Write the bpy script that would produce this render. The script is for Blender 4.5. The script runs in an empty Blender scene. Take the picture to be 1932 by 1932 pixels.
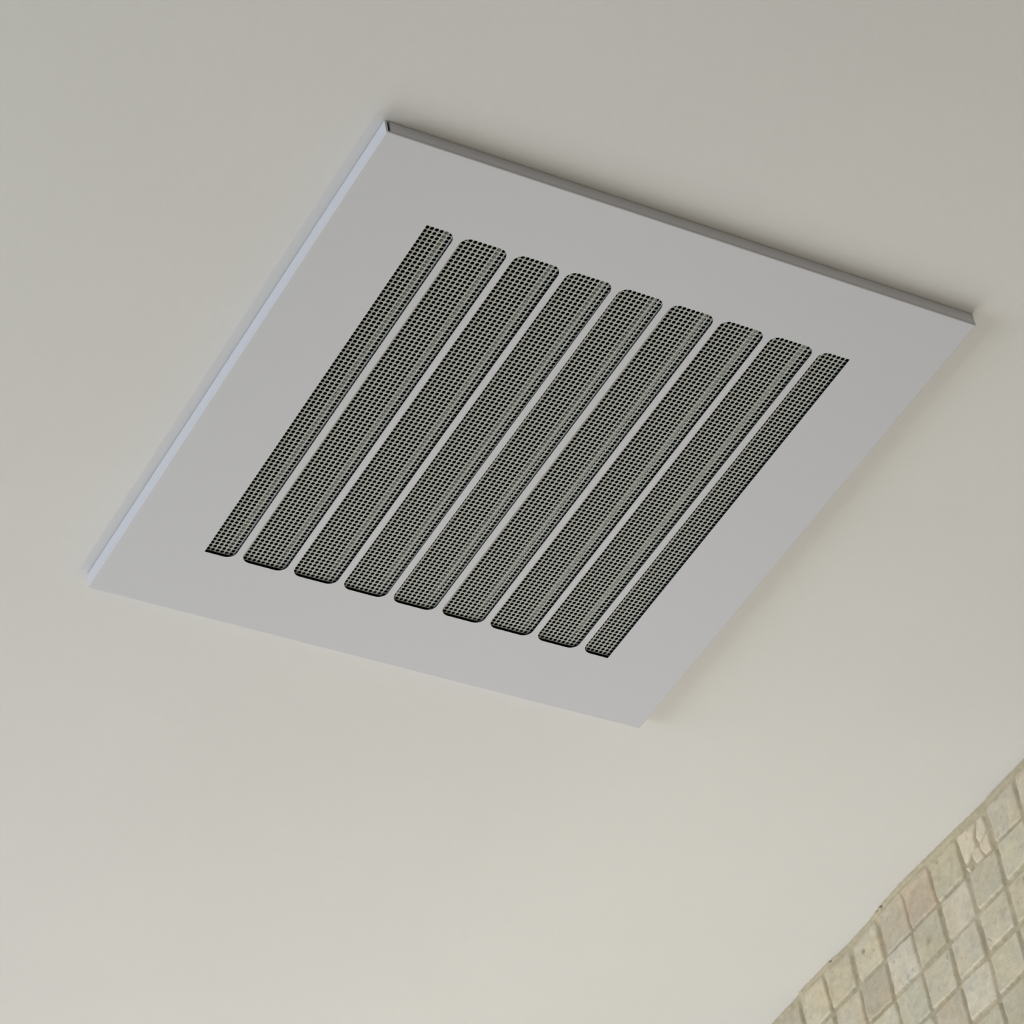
import bpy, bmesh, math
import numpy as np
from mathutils import Matrix, Vector

C = bpy.context.scene.collection
sc = bpy.context.scene
MM = 0.001
HC = 2.5                      # ceiling height
FH = 7.3                      # how far the vent cover hangs below the ceiling, mm
Z0 = HC - FH * MM             # height of the cover's lower face
XW = 510.4                    # tiled wall's face, mm from the cover's corner
ROOM = (-2.40, 0.515, -1.80, 1.65)   # x0, x1, y0, y1 (m)

# ------------------------------------------------------------------ camera
cam_d = bpy.data.cameras.new('camera')
cam = bpy.data.objects.new('camera', cam_d)
C.objects.link(cam)
R = [[0.8658571160542876, -0.48224830828093856, -0.1331466249598817],
     [0.24379328527219168, 0.6391179849523511, -0.7294470750961459],
     [0.43687102059329397, 0.5991366876350535, 0.6709537546621096]]
M = Matrix((( R[0][0], -R[1][0], -R[2][0], -0.55985),
            ( R[0][1], -R[1][1], -R[2][1], -0.80632),
            ( R[0][2], -R[1][2], -R[2][2], Z0 - 1.10845),
            (0, 0, 0, 1)))
cam.matrix_world = M
cam_d.sensor_width = 36
cam_d.angle = 2 * math.atan(966 / 6745.67)
cam_d.clip_start = 0.02
sc.camera = cam

# ------------------------------------------------------------------ world, light, exposure
w = bpy.data.worlds.new('world'); sc.world = w
w.use_nodes = True
w.node_tree.nodes['Background'].inputs[0].default_value = (0.75, 0.86, 1.0, 1)
w.node_tree.nodes['Background'].inputs[1].default_value = 1.0

def area(name, loc, target, sx, sy, power, col):
    l = bpy.data.lights.new(name, 'AREA'); l.shape = 'RECTANGLE'; l.size = sx; l.size_y = sy
    l.energy = power; l.color = col
    o = bpy.data.objects.new(name, l); C.objects.link(o)
    o.location = loc
    o.rotation_euler = (Vector(target) - Vector(loc)).to_track_quat('-Z', 'Y').to_euler()
    return o
WIN = (-0.12, 0.48, 0.90, 2.05)     # window opening x0 x1 z0 z1 in the far wall
WIL = (-0.10, 1.25, 1.00, 2.20)     # window opening y0 y1 z0 z1 in the left wall
area('window_daylight', ((WIN[0] + WIN[1]) / 2, ROOM[3] - 0.03, (WIN[2] + WIN[3]) / 2),
     ((WIN[0] + WIN[1]) / 2, 0, (WIN[2] + WIN[3]) / 2), .58, 1.13, 6.5, (0.98, 0.995, 0.96))
area('side_window_daylight', (ROOM[0] + .03, (WIL[0] + WIL[1]) / 2, (WIL[2] + WIL[3]) / 2),
     (0, (WIL[0] + WIL[1]) / 2, (WIL[2] + WIL[3]) / 2), 1.18, 1.33, 32, (0.915, 0.975, 1.0))

vs = sc.view_settings
vs.view_transform = 'Standard'; vs.look = 'None'; vs.gamma = 1.0; vs.use_curve_mapping = False
vs.exposure = 0.02

# ------------------------------------------------------------------ helpers
def link(name, me, mats=(), parent=None):
    o = bpy.data.objects.new(name, me); C.objects.link(o)
    for m in mats: me.materials.append(m)
    if parent: o.parent = parent
    return o

def mesh(name, v, f, smooth=False):
    me = bpy.data.meshes.new(name)
    me.from_pydata(v, [], f)
    me.update()
    if smooth:
        me.polygons.foreach_set('use_smooth', np.ones(len(me.polygons), bool))
    return me

def from_bm(name, bm, smooth=False):
    me = bpy.data.meshes.new(name)
    bmesh.ops.recalc_face_normals(bm, faces=bm.faces)
    if smooth:
        for f in bm.faces: f.smooth = True
    bm.to_mesh(me); bm.free(); return me

def box_bm(bm, x0, x1, y0, y1, z0, z1, bev=0.0, seg=2):
    vs_ = [bm.verts.new((x, y, z)) for x in (x0, x1) for y in (y0, y1) for z in (z0, z1)]
    q = [(0, 1, 3, 2), (4, 6, 7, 5), (0, 4, 5, 1), (2, 3, 7, 6), (0, 2, 6, 4), (1, 5, 7, 3)]
    fs = [bm.faces.new([vs_[i] for i in a]) for a in q]
    if bev > 0:
        es = list({e for f in fs for e in f.edges})
        bmesh.ops.bevel(bm, geom=es, offset=bev, segments=seg, affect='EDGES', profile=0.5)

def extrude_outline(bm, pts, z0, z1, bev=0.0, face_bottom_only=True):
    """closed outline (x, y) turned into a slab between z0 (visible, low side) and z1"""
    lo = [bm.verts.new((x, y, z0)) for x, y in pts]
    hi = [bm.verts.new((x, y, z1)) for x, y in pts]
    n = len(pts)
    f0 = bm.faces.new(lo); bm.faces.new(hi[::-1])
    for i in range(n):
        j = (i + 1) % n
        bm.faces.new((lo[j], lo[i], hi[i], hi[j]))
    if bev > 0:
        bmesh.ops.bevel(bm, geom=list(f0.edges), offset=bev, segments=2, affect='EDGES', profile=0.5)

def principled(name, col, rough=0.6, metal=0.0, spec=0.5):
    m = bpy.data.materials.new(name); m.use_nodes = True
    b = m.node_tree.nodes['Principled BSDF']
    b.inputs['Base Color'].default_value = (*col, 1)
    b.inputs['Roughness'].default_value = rough
    b.inputs['Metallic'].default_value = metal
    b.inputs['Specular IOR Level'].default_value = spec
    return m

def add_bump(m, scale, strength, dist, detail=3, stretch=None):
    nt = m.node_tree; b = nt.nodes['Principled BSDF']
    tc = nt.nodes.new('ShaderNodeTexCoord')
    n = nt.nodes.new('ShaderNodeTexNoise'); n.inputs['Scale'].default_value = scale
    n.inputs['Detail'].default_value = detail
    nt.links.new(tc.outputs['Object'], n.inputs['Vector'])
    bp = nt.nodes.new('ShaderNodeBump'); bp.inputs['Strength'].default_value = strength
    bp.inputs['Distance'].default_value = dist
    nt.links.new(n.outputs['Fac'], bp.inputs['Height'])
    nt.links.new(bp.outputs['Normal'], b.inputs['Normal'])
    return n

def vary(m, scale, c1, c2, detail=4, lo=0.35, hi=0.65):
    nt = m.node_tree; b = nt.nodes['Principled BSDF']
    tc = nt.nodes.new('ShaderNodeTexCoord')
    n = nt.nodes.new('ShaderNodeTexNoise'); n.inputs['Scale'].default_value = scale
    n.inputs['Detail'].default_value = detail
    r = nt.nodes.new('ShaderNodeValToRGB')
    r.color_ramp.elements[0].position = lo; r.color_ramp.elements[0].color = (*c1, 1)
    r.color_ramp.elements[1].position = hi; r.color_ramp.elements[1].color = (*c2, 1)
    nt.links.new(tc.outputs['Object'], n.inputs['Vector'])
    nt.links.new(n.outputs['Fac'], r.inputs['Fac'])
    nt.links.new(r.outputs['Color'], b.inputs['Base Color'])

def lin(r, g, b):
    f = lambda c: (c / 255 / 12.92) if c / 255 <= 0.04045 else ((c / 255 + 0.055) / 1.055) ** 2.4
    return (f(r), f(g), f(b))

# value noise for the stone relief
rng = np.random.default_rng(7)
def noise2(y, z, cell, seed):
    r = np.random.default_rng(seed).random((257, 257))
    a = np.asarray(y) / cell + 1000.0; b = np.asarray(z) / cell + 1000.0
    i = np.floor(a).astype(int); j = np.floor(b).astype(int)
    u = a - i; v = b - j; u = u * u * (3 - 2 * u); v = v * v * (3 - 2 * v)
    i %= 256; j %= 256
    return (r[i, j] * (1 - u) * (1 - v) + r[i + 1, j] * u * (1 - v) + r[i, j + 1] * (1 - u) * v + r[i + 1, j + 1] * u * v) * 2 - 1

# ------------------------------------------------------------------ materials
M_ceil = principled('ceiling_paint', lin(236, 232, 224), 0.75, spec=0.3)
vary(M_ceil, 5.0, lin(223, 223, 225), lin(226, 226, 228), 3)
add_bump(M_ceil, 190, 0.2, 0.0006, 4)
M_wall = principled('wall_paint', lin(228, 226, 222), 0.8)
add_bump(M_wall, 120, 0.2, 0.0005)
M_back = principled('beige_wall_paint', lin(176, 164, 146), 0.8)
add_bump(M_back, 120, 0.2, 0.0005)
M_floor = principled('floor_stone', lin(196, 190, 180), 0.5)
vary(M_floor, 6.0, lin(186, 180, 170), lin(206, 200, 190), 6)
M_plate = principled('powder_coated_steel', lin(207, 209, 220), 0.42, spec=0.4)
add_bump(M_plate, 420, 0.08, 0.0002, 3)
M_screen = principled('perforated_metal', lin(180, 185, 183), 0.4, metal=0.0, spec=0.5)
M_dark = principled('black_housing_and_gap_shade', (0.004, 0.004, 0.004), 0.8, spec=0.1)
M_bar = principled('bar_metal', lin(225, 225, 222), 0.5)
M_frame = principled('window_frame_paint', lin(235, 235, 232), 0.4)

M_tile = bpy.data.materials.new('tumbled_stone'); M_tile.use_nodes = True
nt = M_tile.node_tree; b = nt.nodes['Principled BSDF']
at = nt.nodes.new('ShaderNodeVertexColor'); at.layer_name = 'stone_tone'
tc = nt.nodes.new('ShaderNodeTexCoord')
n1 = nt.nodes.new('ShaderNodeTexNoise'); n1.inputs['Scale'].default_value = 190; n1.inputs['Detail'].default_value = 6
n1.inputs['Roughness'].default_value = 0.65
mr = nt.nodes.new('ShaderNodeMapRange')
mr.inputs['From Min'].default_value = 0.3; mr.inputs['From Max'].default_value = 0.7
mr.inputs['To Min'].default_value = 1.16; mr.inputs['To Max'].default_value = 1.44
mx = nt.nodes.new('ShaderNodeVectorMath'); mx.operation = 'SCALE'
nt.links.new(tc.outputs['Object'], n1.inputs['Vector'])
nt.links.new(n1.outputs['Fac'], mr.inputs['Value'])
nt.links.new(at.outputs['Color'], mx.inputs[0]); nt.links.new(mr.outputs['Result'], mx.inputs['Scale'])
nt.links.new(mx.outputs['Vector'], b.inputs['Base Color'])
bp = nt.nodes.new('ShaderNodeBump'); bp.inputs['Strength'].default_value = 0.7; bp.inputs['Distance'].default_value = 0.0008
nt.links.new(n1.outputs['Fac'], bp.inputs['Height']); nt.links.new(bp.outputs['Normal'], b.inputs['Normal'])
b.inputs['Roughness'].default_value = 0.62; b.inputs['Specular IOR Level'].default_value = 0.35

def glass_mat():
    m = bpy.data.materials.new('window_glass'); m.use_nodes = True
    n = m.node_tree; n.nodes.remove(n.nodes['Principled BSDF'])
    t = n.nodes.new('ShaderNodeBsdfTransparent'); g = n.nodes.new('ShaderNodeBsdfGlossy')
    g.inputs['Roughness'].default_value = 0.02
    f = n.nodes.new('ShaderNodeFresnel'); mi = n.nodes.new('ShaderNodeMixShader')
    n.links.new(f.outputs[0], mi.inputs[0]); n.links.new(t.outputs[0], mi.inputs[1]); n.links.new(g.outputs[0], mi.inputs[2])
    n.links.new(mi.outputs[0], n.nodes['Material Output'].inputs['Surface'])
    return m
M_glass = glass_mat()

def struct(o):
    o['kind'] = 'structure'; return o

# ------------------------------------------------------------------ room shell
x0, x1, y0, y1 = ROOM
XB = x1 + 0.12                # outside of the tiled wall
bm = bmesh.new(); box_bm(bm, x0 - .1, XB, y0 - .1, y1 + .1, -.1, 0)
struct(link('floor', from_bm('floor', bm), [M_floor]))
bm = bmesh.new(); c0, c1, d0, d1 = WIL
box_bm(bm, x0 - .1, x0, y0 - .1, c0, 0, HC); box_bm(bm, x0 - .1, x0, c1, y1 + .1, 0, HC)
box_bm(bm, x0 - .1, x0, c0, c1, 0, d0); box_bm(bm, x0 - .1, x0, c0, c1, d1, HC)
struct(link('wall_left', from_bm('wall_left', bm), [M_wall]))
bm = bmesh.new(); box_bm(bm, x0, XB, y0 - .1, y0, 0, HC)
struct(link('wall_back', from_bm('wall_back', bm), [M_back]))
bm = bmesh.new()
a0, a1, b0, b1 = WIN
box_bm(bm, x0, a0, y1, y1 + .1, 0, HC); box_bm(bm, a1, XB, y1, y1 + .1, 0, HC)
box_bm(bm, a0, a1, y1, y1 + .1, 0, b0); box_bm(bm, a0, a1, y1, y1 + .1, b1, HC)
struct(link('wall_far', from_bm('wall_far', bm), [M_wall]))
def window(name, loc, rz, wd, hh):
    win = bpy.data.objects.new(name, None); C.objects.link(win); win.location = loc; win.rotation_euler.z = rz; struct(win)
    bm = bmesh.new(); hw = wd / 2
    for xa, xb, za, zb in ((-hw, -hw + .05, 0, hh), (hw - .05, hw, 0, hh), (-hw + .05, hw - .05, 0, .05), (-hw + .05, hw - .05, hh - .05, hh), (-.02, .02, .05, hh - .05)):
        box_bm(bm, xa, xb, -.025, .025, za, zb, .003, 1)
    link('window_frame', from_bm('window_frame', bm), [M_frame], win)
    for s in (-1, 1):
        bm = bmesh.new(); xa, xb = sorted((s * .02, s * (hw - .05))); box_bm(bm, xa, xb, -.003, .003, .05, hh - .05)
        link('pane', from_bm('pane', bm), [M_glass], win)
window('window_1', ((a0 + a1) / 2, y1 + .05, b0), 0, a1 - a0, b1 - b0)
window('window_2', (x0 - .05, (c0 + c1) / 2, d0), math.pi / 2, c1 - c0, d1 - d0)

# ceiling: a slab with the square cut-out the vent sits in
cut = (0.014, 0.286)
bm = bmesh.new()
X = [x0 - .1, cut[0], cut[1], XB]; Y = [y0 - .1, cut[0], cut[1], y1 + .1]
lo = [[bm.verts.new((x, y, HC)) for y in Y] for x in X]
hi = [[bm.verts.new((x, y, HC + .015)) for y in Y] for x in X]
for i in range(3):
    for j in range(3):
        if (i, j) == (1, 1): continue
        bm.faces.new((lo[i][j], lo[i][j + 1], lo[i + 1][j + 1], lo[i + 1][j]))
        bm.faces.new((hi[i][j], hi[i + 1][j], hi[i + 1][j + 1], hi[i][j + 1]))
ring = [(1, 1), (2, 1), (2, 2), (1, 2)]
for k in range(4):
    a, c = ring[k], ring[(k + 1) % 4]
    bm.faces.new((lo[a[0]][a[1]], lo[c[0]][c[1]], hi[c[0]][c[1]], hi[a[0]][a[1]]))
struct(link('ceiling', from_bm('ceiling', bm), [M_ceil]))

# ------------------------------------------------------------------ tiled wall: one mesh, relief in mm around the cover's corner
TP, TY, TZ, TS = 26.065, 295.38, -21.37, 24.3
OFF = {(0, 0): (-.36, -.88), (1, 0): (-1.41, -.38), (2, 0): (1.21, -.52), (3, 0): (.79, -.41), (4, 0): (-1.58, -1.04), (5, 0): (-.61, -.49),
       (6, 0): (.55, .74), (0, 1): (-.76, .5), (1, 1): (-.88, .08), (2, 1): (.12, -.28), (3, 1): (1.02, .71), (4, 1): (.17, .67), (0, 2): (-.02, -.04),
       (1, 2): (.33, .73), (2, 2): (.46, .14), (3, 2): (.34, -.5), (1, 3): (.32, .13), (2, 3): (.31, .66)}
TONE = {(-1, 0): (190, 176, 158), (0, 0): (184, 173, 152), (1, 0): (206, 192, 170), (2, 0): (178, 168, 144), (3, 0): (172, 152, 132), (4, 0): (174, 158, 138),
        (5, 0): (190, 178, 154), (6, 0): (178, 166, 142), (7, 0): (190, 178, 153), (0, 1): (186, 178, 156), (1, 1): (174, 164, 142), (2, 1): (192, 180, 162),
        (3, 1): (172, 162, 138), (4, 1): (194, 184, 168), (5, 1): (162, 148, 126), (6, 1): (184, 170, 148), (-1, 1): (168, 160, 134), (0, 2): (178, 168, 144), (1, 2): (186, 176, 156),
        (2, 2): (186, 174, 154), (3, 2): (180, 170, 148), (0, 3): (182, 172, 148), (1, 3): (184, 176, 154), (4, 2): (176, 168, 146)}
def tile_prop(i, j):
    i = np.asarray(i); j = np.asarray(j)
    def h(s):
        x = np.sin(i * 12.9898 + j * 78.233 + s * 37.719) * 43758.5453
        return x - np.floor(x)
    return h
PALETTE = np.array([lin(178, 168, 144), lin(188, 178, 156), lin(172, 158, 136), lin(194, 184, 166), lin(182, 168, 148), lin(168, 160, 136)])
GROUT = np.array(lin(168, 158, 137))
DIRT = np.array(lin(92, 84, 62))
FR = [[(322.9, 2.1), (307.2, 1.2), (306.4, -.3), (309.3, -4.5), (310.2, -8.4), (309.6, -11.6), (310.9, -13.4), (314.4, -14.2), (317.2, -16.4), (321.2, -16.6)],
      [(322.3, -17.9), (317.6, -20.0), (318.6, -22.0), (320.15, -22.2)],
      [(304.9, 1.0), (299.8, .6), (299.2, -9.0), (301.9, -11.2), (307.0, -12.2), (308.2, -8.4), (307.0, -4.9)],
      [(306.9, -13.2), (301.6, -12.0), (299.2, -10.4), (299.0, -22.0), (304.6, -22.2), (306.9, -17.2)],
      [(310.7, -13.9), (308.2, -13.6), (305.9, -22.3), (312.4, -22.5), (314.0, -19.0), (314.2, -15.2)]]
def poly_sdf(y, z, P):
    d = np.full(y.shape, 1e9); ins = np.zeros(y.shape, bool); n = len(P)
    for k in range(n):
        ay, az = P[k]; by, bz = P[(k + 1) % n]
        ey, ez = by - ay, bz - az
        t = np.clip(((y - ay) * ey + (z - az) * ez) / (ey * ey + ez * ez), 0, 1)
        d = np.minimum(d, np.hypot(y - ay - t * ey, z - az - t * ez))
        c = (az > z) != (bz > z)
        with np.errstate(divide='ignore', invalid='ignore'):
            xi = ay + (z - az) / (bz - az if bz != az else 1e-9) * ey
        ins ^= c & (y < xi)
    return np.where(ins, -d, d)
JOINT = np.array([(150, 511.5), (200, 510.6), (259.1, 511.6), (300.8, 511.6), (321.0, 510.3), (335.3, 509.7), (341.9, 509.6), (368.9, 508.3), (391.5, 508.9), (409.0, 511.2), (420.4, 511.4),
                  (433.9, 512.1), (438.0, 511.2), (443.9, 509.9), (459.5, 509.8), (473.5, 509.4), (483.1, 511.8), (495.8, 511.2), (506.8, 511.6), (540, 510), (600, 511.5), (700, 510.5)])
def sstep(a, b_, x):
    t = np.clip((x - a) / (b_ - a), 0, 1); return t * t * (3 - 2 * t)

GY = np.arange(180, 620.01, 0.5); GZ = np.arange(9.0, -150.01, -0.5)
yy, zz = np.meshgrid(GY, GZ, indexing='ij')
ii = np.round((yy - TY + TS / 2) / TP).astype(int)
jj = np.round((TZ + TS / 2 - zz) / TP).astype(int)
h = tile_prop(ii, jj)
offy = (h(1) - .5) * 1.2; offz = (h(2) - .5) * 1.0
for (i, j), (a, c) in OFF.items():
    m_ = (ii == i) & (jj == j); offy[m_] = a; offz[m_] = c
size = TS - 0.2 + (h(3) - .5) * 1.0
cy = TY + ii * TP - TS / 2 + offy; cz = TZ - jj * TP + TS / 2 + offz
ang = (h(4) - .5) * 0.05
wob = 0.55
ly = (yy - cy) * np.cos(ang) - (zz - cz) * np.sin(ang) + noise2(yy, zz, 5, 11) * wob * .6 + noise2(yy, zz, 1.8, 12) * .25
lz = (yy - cy) * np.sin(ang) + (zz - cz) * np.cos(ang) + noise2(yy, zz, 5, 13) * wob * .6 + noise2(yy, zz, 1.8, 14) * .25
rad = 1.6
tall = np.where((jj == 0) & (ii >= 3), 1.6, 0.0)
lz -= tall
qy = np.abs(ly) - size / 2 + rad; qz = np.abs(lz) - size / 2 - tall + rad
sdf = np.hypot(np.maximum(qy, 0), np.maximum(qz, 0)) + np.minimum(np.maximum(qy, qz), 0) - rad
# the cracked tile: its own fragments instead of the whole square
br = (ii == 1) & (jj == 0)
fs = np.full(yy.shape, 1e9)
for P in FR: fs = np.minimum(fs, poly_sdf(yy, zz, P))
sdf = np.where(br, fs - .35, sdf)
face = (h(5) - .5) * .5 + (ly / TS) * (h(6) - .5) * .7 + (lz / TS) * (h(7) - .5) * .7
face += noise2(yy, zz, 9, 21) * .20 + noise2(yy, zz, 3, 22) * .10
pit = sstep(.72, .95, noise2(yy, zz, 2.2, 23) * .5 + noise2(yy, zz, 6, 24) * .5 + .1)
face += pit * .9
grout = 2.5 + noise2(yy, zz, 7, 31) * .35 + noise2(yy, zz, 1.5, 32) * .15
grout -= 1.1 * sstep(.1, .9, noise2(yy, zz, 16, 33))          # smeared, fuller joints here and there
edge = sstep(-1.0, .2, sdf)
D = np.minimum(face, .9) * (1 - edge) + np.maximum(grout, face * .5 + .2) * edge
# top strip: grout packed against the ceiling, following the uneven joint
jx = np.interp(yy, JOINT[:, 0], JOINT[:, 1]) - XW
top = sstep(-2.5, 7.0, zz + noise2(yy, zz, 6, 41) * 1.2)
D = D * (1 - top) + (jx + noise2(yy, zz, 2.5, 42) * .25) * top
D = np.where(zz > 6.6, jx + noise2(yy, 0 * zz, 1.6, 43) * .3, D)
for py, pz, pr, pd in ((391.5, 7.0, .9, 2.5), (396.2, 7.0, .8, 1.3), (444.1, 6.9, .9, 1.6), (416.2, -6.0, 1.3, 1.6), (363.0, -35.8, 1.6, .5), (472.2, 6.8, 1.0, 1.0)):
    D += pd * np.exp(-((yy - py) ** 2 + ((zz - pz) * .7) ** 2) / (pr * pr) * 1.4)
# colour of the stone itself
base = PALETTE[(h(8) * 5.999).astype(int)]
for (i, j), c in TONE.items():
    base[(ii == i) & (jj == j)] = lin(*c)
mott = noise2(yy, zz, 8, 51) * .05 + noise2(yy, zz, 3, 52) * .035 + noise2(yy, zz, 1.1, 53) * .02
warm = noise2(yy, zz, 11, 54)
mean_ = np.array(lin(179, 171, 153)); base = mean_ + (base - np.array(lin(181, 170, 149))) * .6
col = base * (1 + mott)[..., None]
col[..., 0] *= 1 + warm * .035; col[..., 2] *= 1 - warm * .05
spot = sstep(.55, .8, noise2(yy, zz, 2.4, 55)) * .10
col *= (1 - spot)[..., None]
gc = GROUT[None, None] * (1 + noise2(yy, zz, 3, 56) * .06 + noise2(yy, zz, 1.2, 57) * .05)[..., None]
ge = np.maximum(sstep(-.6, .5, sdf), top * sstep(0, .5, top))[..., None]
col *= (1 + .09 * sstep(-1.5, -.9, sdf) * (1 - sstep(-.7, -.1, sdf)))[..., None]      # tile rims painted paler, as light caught on the edges
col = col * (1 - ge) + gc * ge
for py, pz, pr, k in ((391.5, 7.0, 1.1, 1.), (396.2, 7.2, .8, .6), (444.1, 7.0, 1.0, .75), (416.2, -6.0, 1.3, .6), (363.0, -35.8, 2.4, .3), (387, 7, .8, .4)):
    m_ = k * np.exp(-((yy - py) ** 2 + ((zz - pz)) ** 2) / (pr * pr))
    col = col * (1 - m_[..., None]) + DIRT * m_[..., None]
ny, nz = yy.shape
V = np.stack([(XW + D), yy, zz], -1).reshape(-1, 3) * MM
V[:, 2] += Z0
V[:, 2] = np.minimum(V[:, 2], HC + .001)
idx = np.arange(ny * nz).reshape(ny, nz)
# orientation: the face looks towards -X
F = np.stack([idx[:-1, :-1], idx[:-1, 1:], idx[1:, 1:], idx[1:, :-1]], -1).reshape(-1, 4)
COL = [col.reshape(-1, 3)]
Vs = [V]; Fs = [F]; nv = len(V)
# the rest of the wall: bevelled tiles on grout, same lattice
i_all = range(math.floor((y0 * 1000 - TY) / TP), math.ceil((y1 * 1000 - TY) / TP) + 2)
j_all = range(0, math.ceil((TZ + Z0 * 1000) / TP) + 1)
tv, tf, tcx = [], [], []
Ya, Yb, Zb = GY[0], GY[-1], GZ[-1]
for i in i_all:
    for j in j_all:
        hh_ = tile_prop(i, j)
        c_y = TY + i * TP - TS / 2 + (float(hh_(1)) - .5) * 1.2; c_z = TZ - j * TP + TS / 2 + (float(hh_(2)) - .5)
        ya, yb = c_y - 11.8, c_y + 11.8; za, zb = c_z - 11.8, c_z + 11.8
        if ya < y0 * 1000 or yb > y1 * 1000 or za < -Z0 * 1000: continue
        if yb > Ya and ya < Yb and zb > Zb:      # cut where the relief patch takes over
            if ya < Ya < yb and Ya - ya > 4: yb = Ya
            elif ya < Yb < yb and yb - Yb > 4: ya = Yb
            elif za < Zb < zb and Zb - za > 4: zb = Zb
            else: continue
        k = len(tv)
        fd = (float(hh_(5)) - .5) * .5
        for ins, dd in ((0, 1.7), (.25, .7), (1.3, fd)):
            for (yq, zq) in ((ya + ins, za + ins), (yb - ins, za + ins), (yb - ins, zb - ins), (ya + ins, zb - ins)):
                tv.append((XW + dd, yq, zq))
        for rr in range(2):
            for q in range(4):
                p = (q + 1) % 4
                tf.append((k + rr * 4 + q, k + rr * 4 + 4 + q, k + rr * 4 + 4 + p, k + rr * 4 + p))
        tf.append((k + 8, k + 11, k + 10, k + 9))
        c = TONE.get((i, j)); c = np.array(lin(*c)) if c else PALETTE[int(float(hh_(8)) * 5.999)]
        tcx += [c * (.93 + .14 * float(hh_(9)))] * 12
for (ya, yb, za, zb) in ((y0 * 1000, Ya, -Z0 * 1000, FH), (Yb, y1 * 1000, -Z0 * 1000, FH), (Ya, Yb, -Z0 * 1000, Zb)):
    k = len(tv)
    tv += [(XW + 1.7, ya, za), (XW + 1.7, ya, zb), (XW + 1.7, yb, zb), (XW + 1.7, yb, za)]
    tf.append((k, k + 3, k + 2, k + 1)); tcx += [GROUT] * 4
# backing of the wall (masonry behind the grout)
k = len(tv)
Xi, Xo = XW + 6, XB * 1000
bx = [(x, y, z) for x in (Xi, Xo) for y in (y0 * 1000 , y1 * 1000) for z in (-Z0 * 1000, FH)]
tv += bx; tcx += [GROUT] * 8
tf += [tuple(k + a for a in q) for q in ((0, 1, 3, 2), (4, 6, 7, 5), (0, 4, 5, 1), (2, 3, 7, 6), (0, 2, 6, 4), (1, 5, 7, 3))]
tv = np.array(tv) * MM; tv[:, 2] += Z0
Vs.append(tv); COL.append(np.array(tcx)); Fs.append(np.array(tf) + nv)
V = np.concatenate(Vs); F = np.concatenate(Fs); col = np.concatenate(COL)
me = bpy.data.meshes.new('wall_right')
me.vertices.add(len(V)); me.vertices.foreach_set('co', V.ravel())
me.loops.add(len(F) * 4); me.loops.foreach_set('vertex_index', F.ravel().astype(np.int32))
me.polygons.add(len(F)); me.polygons.foreach_set('loop_start', np.arange(len(F), dtype=np.int32) * 4)
sm = np.zeros(len(F), bool); sm[:len(Fs[0])] = True
me.polygons.foreach_set('use_smooth', sm)
me.update(calc_edges=True)
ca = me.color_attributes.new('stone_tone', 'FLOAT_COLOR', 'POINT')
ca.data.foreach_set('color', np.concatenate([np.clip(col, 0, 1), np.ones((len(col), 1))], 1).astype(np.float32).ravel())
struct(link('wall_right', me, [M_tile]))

# ------------------------------------------------------------------ added fill light on the tiled wall, an unseen uplighter to brighten the ceiling
LY, LZ, LL = 0.56, 1.80, 0.60
fill_lamp = bpy.data.objects.new('added_fill_lamp', None); C.objects.link(fill_lamp); fill_lamp.location = (XW * MM, LY, LZ)
fill_lamp['label'] = 'added fill light in an unseen white metal trough on the tiled wall'; fill_lamp['category'] = 'fill_lamp'
bm = bmesh.new()
for xa, xb, ya, yb, za, zb in ((-.085, -.082, -LL / 2, LL / 2, 0, .05), (-.018, -.015, -LL / 2, LL / 2, 0, .05), (-.085, -.015, -LL / 2, LL / 2, -.003, 0),
                               (-.085, -.015, -LL / 2 - .003, -LL / 2, -.003, .05), (-.085, -.015, LL / 2, LL / 2 + .003, -.003, .05)):
    box_bm(bm, xa, xb, ya, yb, za, zb)
link('fill_lamp_body', from_bm('fill_lamp_body', bm), [M_frame], fill_lamp)
for s_ in (-1, 1):
    bm = bmesh.new(); box_bm(bm, -.016, .0015, s_ * .2 - .02, s_ * .2 + .02, .005, .04, .002, 1)
    link('fill_lamp_bracket', from_bm('fill_lamp_bracket', bm), [M_frame], fill_lamp)
l = bpy.data.lights.new('fill_light', 'AREA'); l.shape = 'RECTANGLE'; l.size = .055; l.size_y = LL - .02; l.energy = 0.95; l.color = (1.0, 0.95, 0.84)
lo_ = bpy.data.objects.new('fill_light', l); C.objects.link(lo_); lo_.parent = fill_lamp; lo_.location = (-.05, 0, .02); lo_.rotation_euler = (math.pi, 0, 0)

# ------------------------------------------------------------------ ceiling vent
vent = bpy.data.objects.new('ceiling_vent', None); C.objects.link(vent)
vent.location = (0, 0, Z0)
vent['label'] = 'square white metal vent cover with nine long perforated slots on the ceiling'
vent['category'] = 'vent'

S = 0.300
PX0, PX1, PY0, PY1 = 40.3 * MM, 257.3 * MM, 39.9 * MM, 258.3 * MM
T = 0.6 * MM
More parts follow.
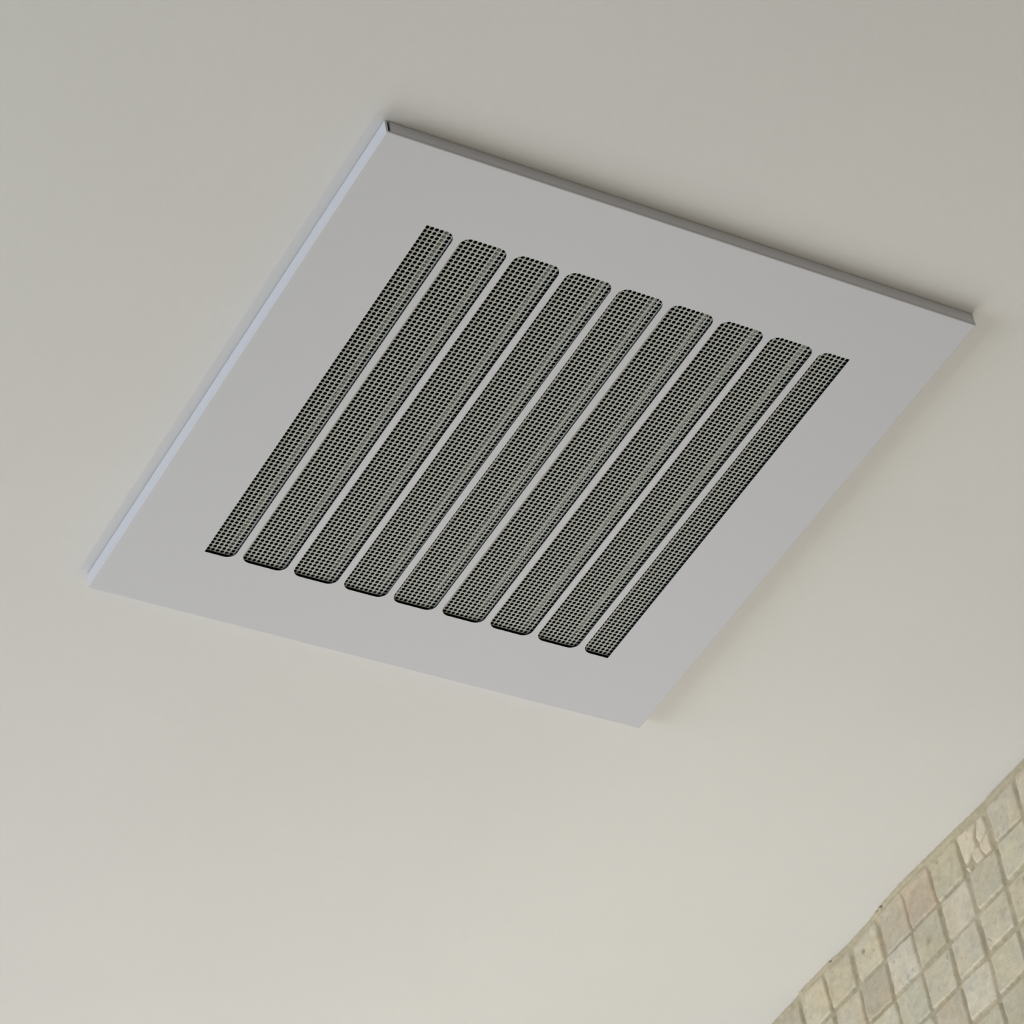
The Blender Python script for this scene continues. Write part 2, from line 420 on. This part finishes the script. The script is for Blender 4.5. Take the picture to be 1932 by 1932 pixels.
# cover plate: the flat square frame around the slotted field, pressed from sheet
bm = bmesh.new()
o = [(0, 0), (S, 0), (S, S), (0, S)]; n_ = [(PX0, PY0), (PX1, PY0), (PX1, PY1), (PX0, PY1)]
r = 0.55 * MM
def loop(pts, z): return [bm.verts.new((x, y, z)) for x, y in pts]
def shrink(p, d): return [(min(max(x, d), S - d), min(max(y, d), S - d)) for x, y in p]
L0 = loop(n_, T); L1 = loop(n_, 0)
rings = [L0, L1]
for a in range(0, 5):
    t_ = math.pi / 2 * a / 4
    rings.append(loop(shrink(o, r * (1 - math.sin(t_))), r * (1 - math.cos(t_))))
rings.append(loop(o, T)); rings.append(loop(shrink(o, .9 * MM), T))
for a in range(len(rings) - 1):
    for k in range(4):
        p = (k + 1) % 4
        bm.faces.new((rings[a][k], rings[a][p], rings[a + 1][p], rings[a + 1][k]))
for k in range(4):
    p = (k + 1) % 4
    bm.faces.new((rings[-1][k], rings[-1][p], L0[p], L0[k]))
me = from_bm('cover_plate', bm)
def dark_edges(me, test):  # slot walls coloured black: shade of the gap behind the plate, painted in
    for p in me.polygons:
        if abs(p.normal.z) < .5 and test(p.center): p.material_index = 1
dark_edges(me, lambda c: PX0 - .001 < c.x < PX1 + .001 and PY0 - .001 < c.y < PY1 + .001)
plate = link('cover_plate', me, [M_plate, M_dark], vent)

# eight ribs between the nine slots, flaring into rounded slot corners
PITCH, RW, RF = 26.3 * MM, 3.5 * MM, 4.7 * MM
first = 148.6 * MM - 3.5 * PITCH
def rib_outline():
    hw_ = RW / 2; pts = []
    def arc(cx, cy_, a0_, a1_, n=8):
        return [(cx + RF * math.cos(a0_ + (a1_ - a0_) * k / n), cy_ + RF * math.sin(a0_ + (a1_ - a0_) * k / n)) for k in range(n + 1)]
    # start lower-left flare tip and go round
    yb0, yb1 = PY0, PY1
    pts += arc(-hw_ - RF, yb0 + RF, -math.pi / 2, 0)
    pts += arc(-hw_ - RF, yb1 - RF, 0, math.pi / 2)
    pts += arc(hw_ + RF, yb1 - RF, math.pi / 2, math.pi)
    pts += arc(hw_ + RF, yb0 + RF, math.pi, 3 * math.pi / 2)
    return pts
bm = bmesh.new(); extrude_outline(bm, rib_outline(), 0, T)
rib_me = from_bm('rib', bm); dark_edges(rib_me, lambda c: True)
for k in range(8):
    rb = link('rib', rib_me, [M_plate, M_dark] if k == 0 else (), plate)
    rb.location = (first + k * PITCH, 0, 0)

# four folded side flanges; the fold leaves a narrow open slit at the corner
def flange(x0_, x1_, y0_, y1_):
    bm = bmesh.new(); box_bm(bm, x0_ * MM, x1_ * MM, y0_ * MM, y1_ * MM, .9 * MM, (FH - .25) * MM, .12 * MM, 1)
    link('side_flange', from_bm('side_flange', bm), [M_plate], vent)
flange(0.0, 1.1, 0.15, 298.8)             # left
flange(2.35, 298.8, 0.0, 1.1)             # near
flange(298.9, 300.0, 0.0, 298.8)          # right
flange(1.2, 300.0, 298.9, 300.0)          # far

# perforated sheet behind the slots: real holes
NX, NY = 93, 97
HX, HY = 2.3455 * MM, 2.240 * MM
OX, OY = 41.80 * MM, 41.95 * MM
HR = 0.97 * MM; ZS = 1.5 * MM; TS_ = 0.3 * MM
K = 8
ux, uy = np.meshgrid(np.arange(NX), np.arange(NY), indexing='ij')
cx = OX + ux.ravel() * HX; cy2 = OY + uy.ravel() * HY
angs = np.arange(K) * 2 * math.pi / K + math.pi / 4
ang8 = [(math.cos(a) * HR, math.sin(a) * HR) for a in angs]
outer = []
for a in angs:
    c_, s_ = math.cos(a), math.sin(a); m_ = max(abs(c_), abs(s_))
    outer.append((round(c_ / m_, 6) * HX / 2, round(s_ / m_, 6) * HY / 2))
n = len(cx)
vv = np.zeros((n, 4 * K, 3))
for k in range(K):
    vv[:, k, 0] = cx + outer[k][0]; vv[:, k, 1] = cy2 + outer[k][1]; vv[:, k, 2] = ZS
    vv[:, K + k, 0] = cx + ang8[k][0]; vv[:, K + k, 1] = cy2 + ang8[k][1]; vv[:, K + k, 2] = ZS
    vv[:, 2 * K + k] = vv[:, K + k]; vv[:, 2 * K + k, 2] = ZS + TS_
    vv[:, 3 * K + k] = vv[:, k]; vv[:, 3 * K + k, 2] = ZS + TS_
ff = []
for a in range(3):
    for k in range(K):
        p = (k + 1) % K
        ff.append((a * K + k, (a + 1) * K + k, (a + 1) * K + p, a * K + p))
ff = (np.array(ff)[None] + (np.arange(n) * 4 * K)[:, None, None]).reshape(-1, 4)
vv = vv.reshape(-1, 3)
# black margin round the perforated field, standing in for the shaded gap
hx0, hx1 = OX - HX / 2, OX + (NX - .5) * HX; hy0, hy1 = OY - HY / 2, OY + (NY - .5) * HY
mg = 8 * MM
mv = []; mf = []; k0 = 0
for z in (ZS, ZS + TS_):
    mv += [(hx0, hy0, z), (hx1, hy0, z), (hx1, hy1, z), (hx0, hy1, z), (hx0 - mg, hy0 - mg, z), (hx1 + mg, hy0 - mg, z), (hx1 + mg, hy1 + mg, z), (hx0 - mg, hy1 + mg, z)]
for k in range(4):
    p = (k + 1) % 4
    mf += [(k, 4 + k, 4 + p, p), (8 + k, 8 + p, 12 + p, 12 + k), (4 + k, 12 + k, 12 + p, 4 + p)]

me = bpy.data.meshes.new('perforated_screen')
me.vertices.add(len(vv)); me.vertices.foreach_set('co', vv.ravel())
me.loops.add(len(ff) * 4); me.loops.foreach_set('vertex_index', ff.ravel().astype(np.int32))
me.polygons.add(len(ff)); me.polygons.foreach_set('loop_start', np.arange(len(ff), dtype=np.int32) * 4)
me.update(calc_edges=True)
scr = link('perforated_screen', me, [M_screen], vent)
scr['label'] = 'grey perforated metal sheet with rows of tiny round black holes'

link('gap_shade_margin', mesh('gap_shade_margin', [tuple(p) for p in mv], mf), [M_dark], scr)  # black strip in place of the shade between plate and screen

# bars stiffening the back of the screen, glimpsed through the holes
for k in range(8):
    bm = bmesh.new(); box_bm(bm, -0.9 * MM, 0.9 * MM, 24 * MM, 276 * MM, 10.5 * MM, 12.5 * MM, .3 * MM, 1)
    bar = link('stiffening_bar', from_bm('stiffening_bar', bm), [M_bar], vent)
    bar.location = (first + k * PITCH, 0, 0)

# black housing box up in the ceiling
bm = bmesh.new()
h0, h1, zt, zb_ = 15 * MM, 285 * MM, 150 * MM, (FH + .2) * MM
for (xa, xb, ya, yb, za, zb) in ((h0, h0 + .001, h0, h1, zb_, zt), (h1 - .001, h1, h0, h1, zb_, zt), (h0, h1, h0, h0 + .001, zb_, zt), (h0, h1, h1 - .001, h1, zb_, zt), (h0, h1, h0, h1, zt, zt + .001)):
    box_bm(bm, xa, xb, ya, yb, za, zb)
link('housing', from_bm('housing', bm), [M_dark], vent)
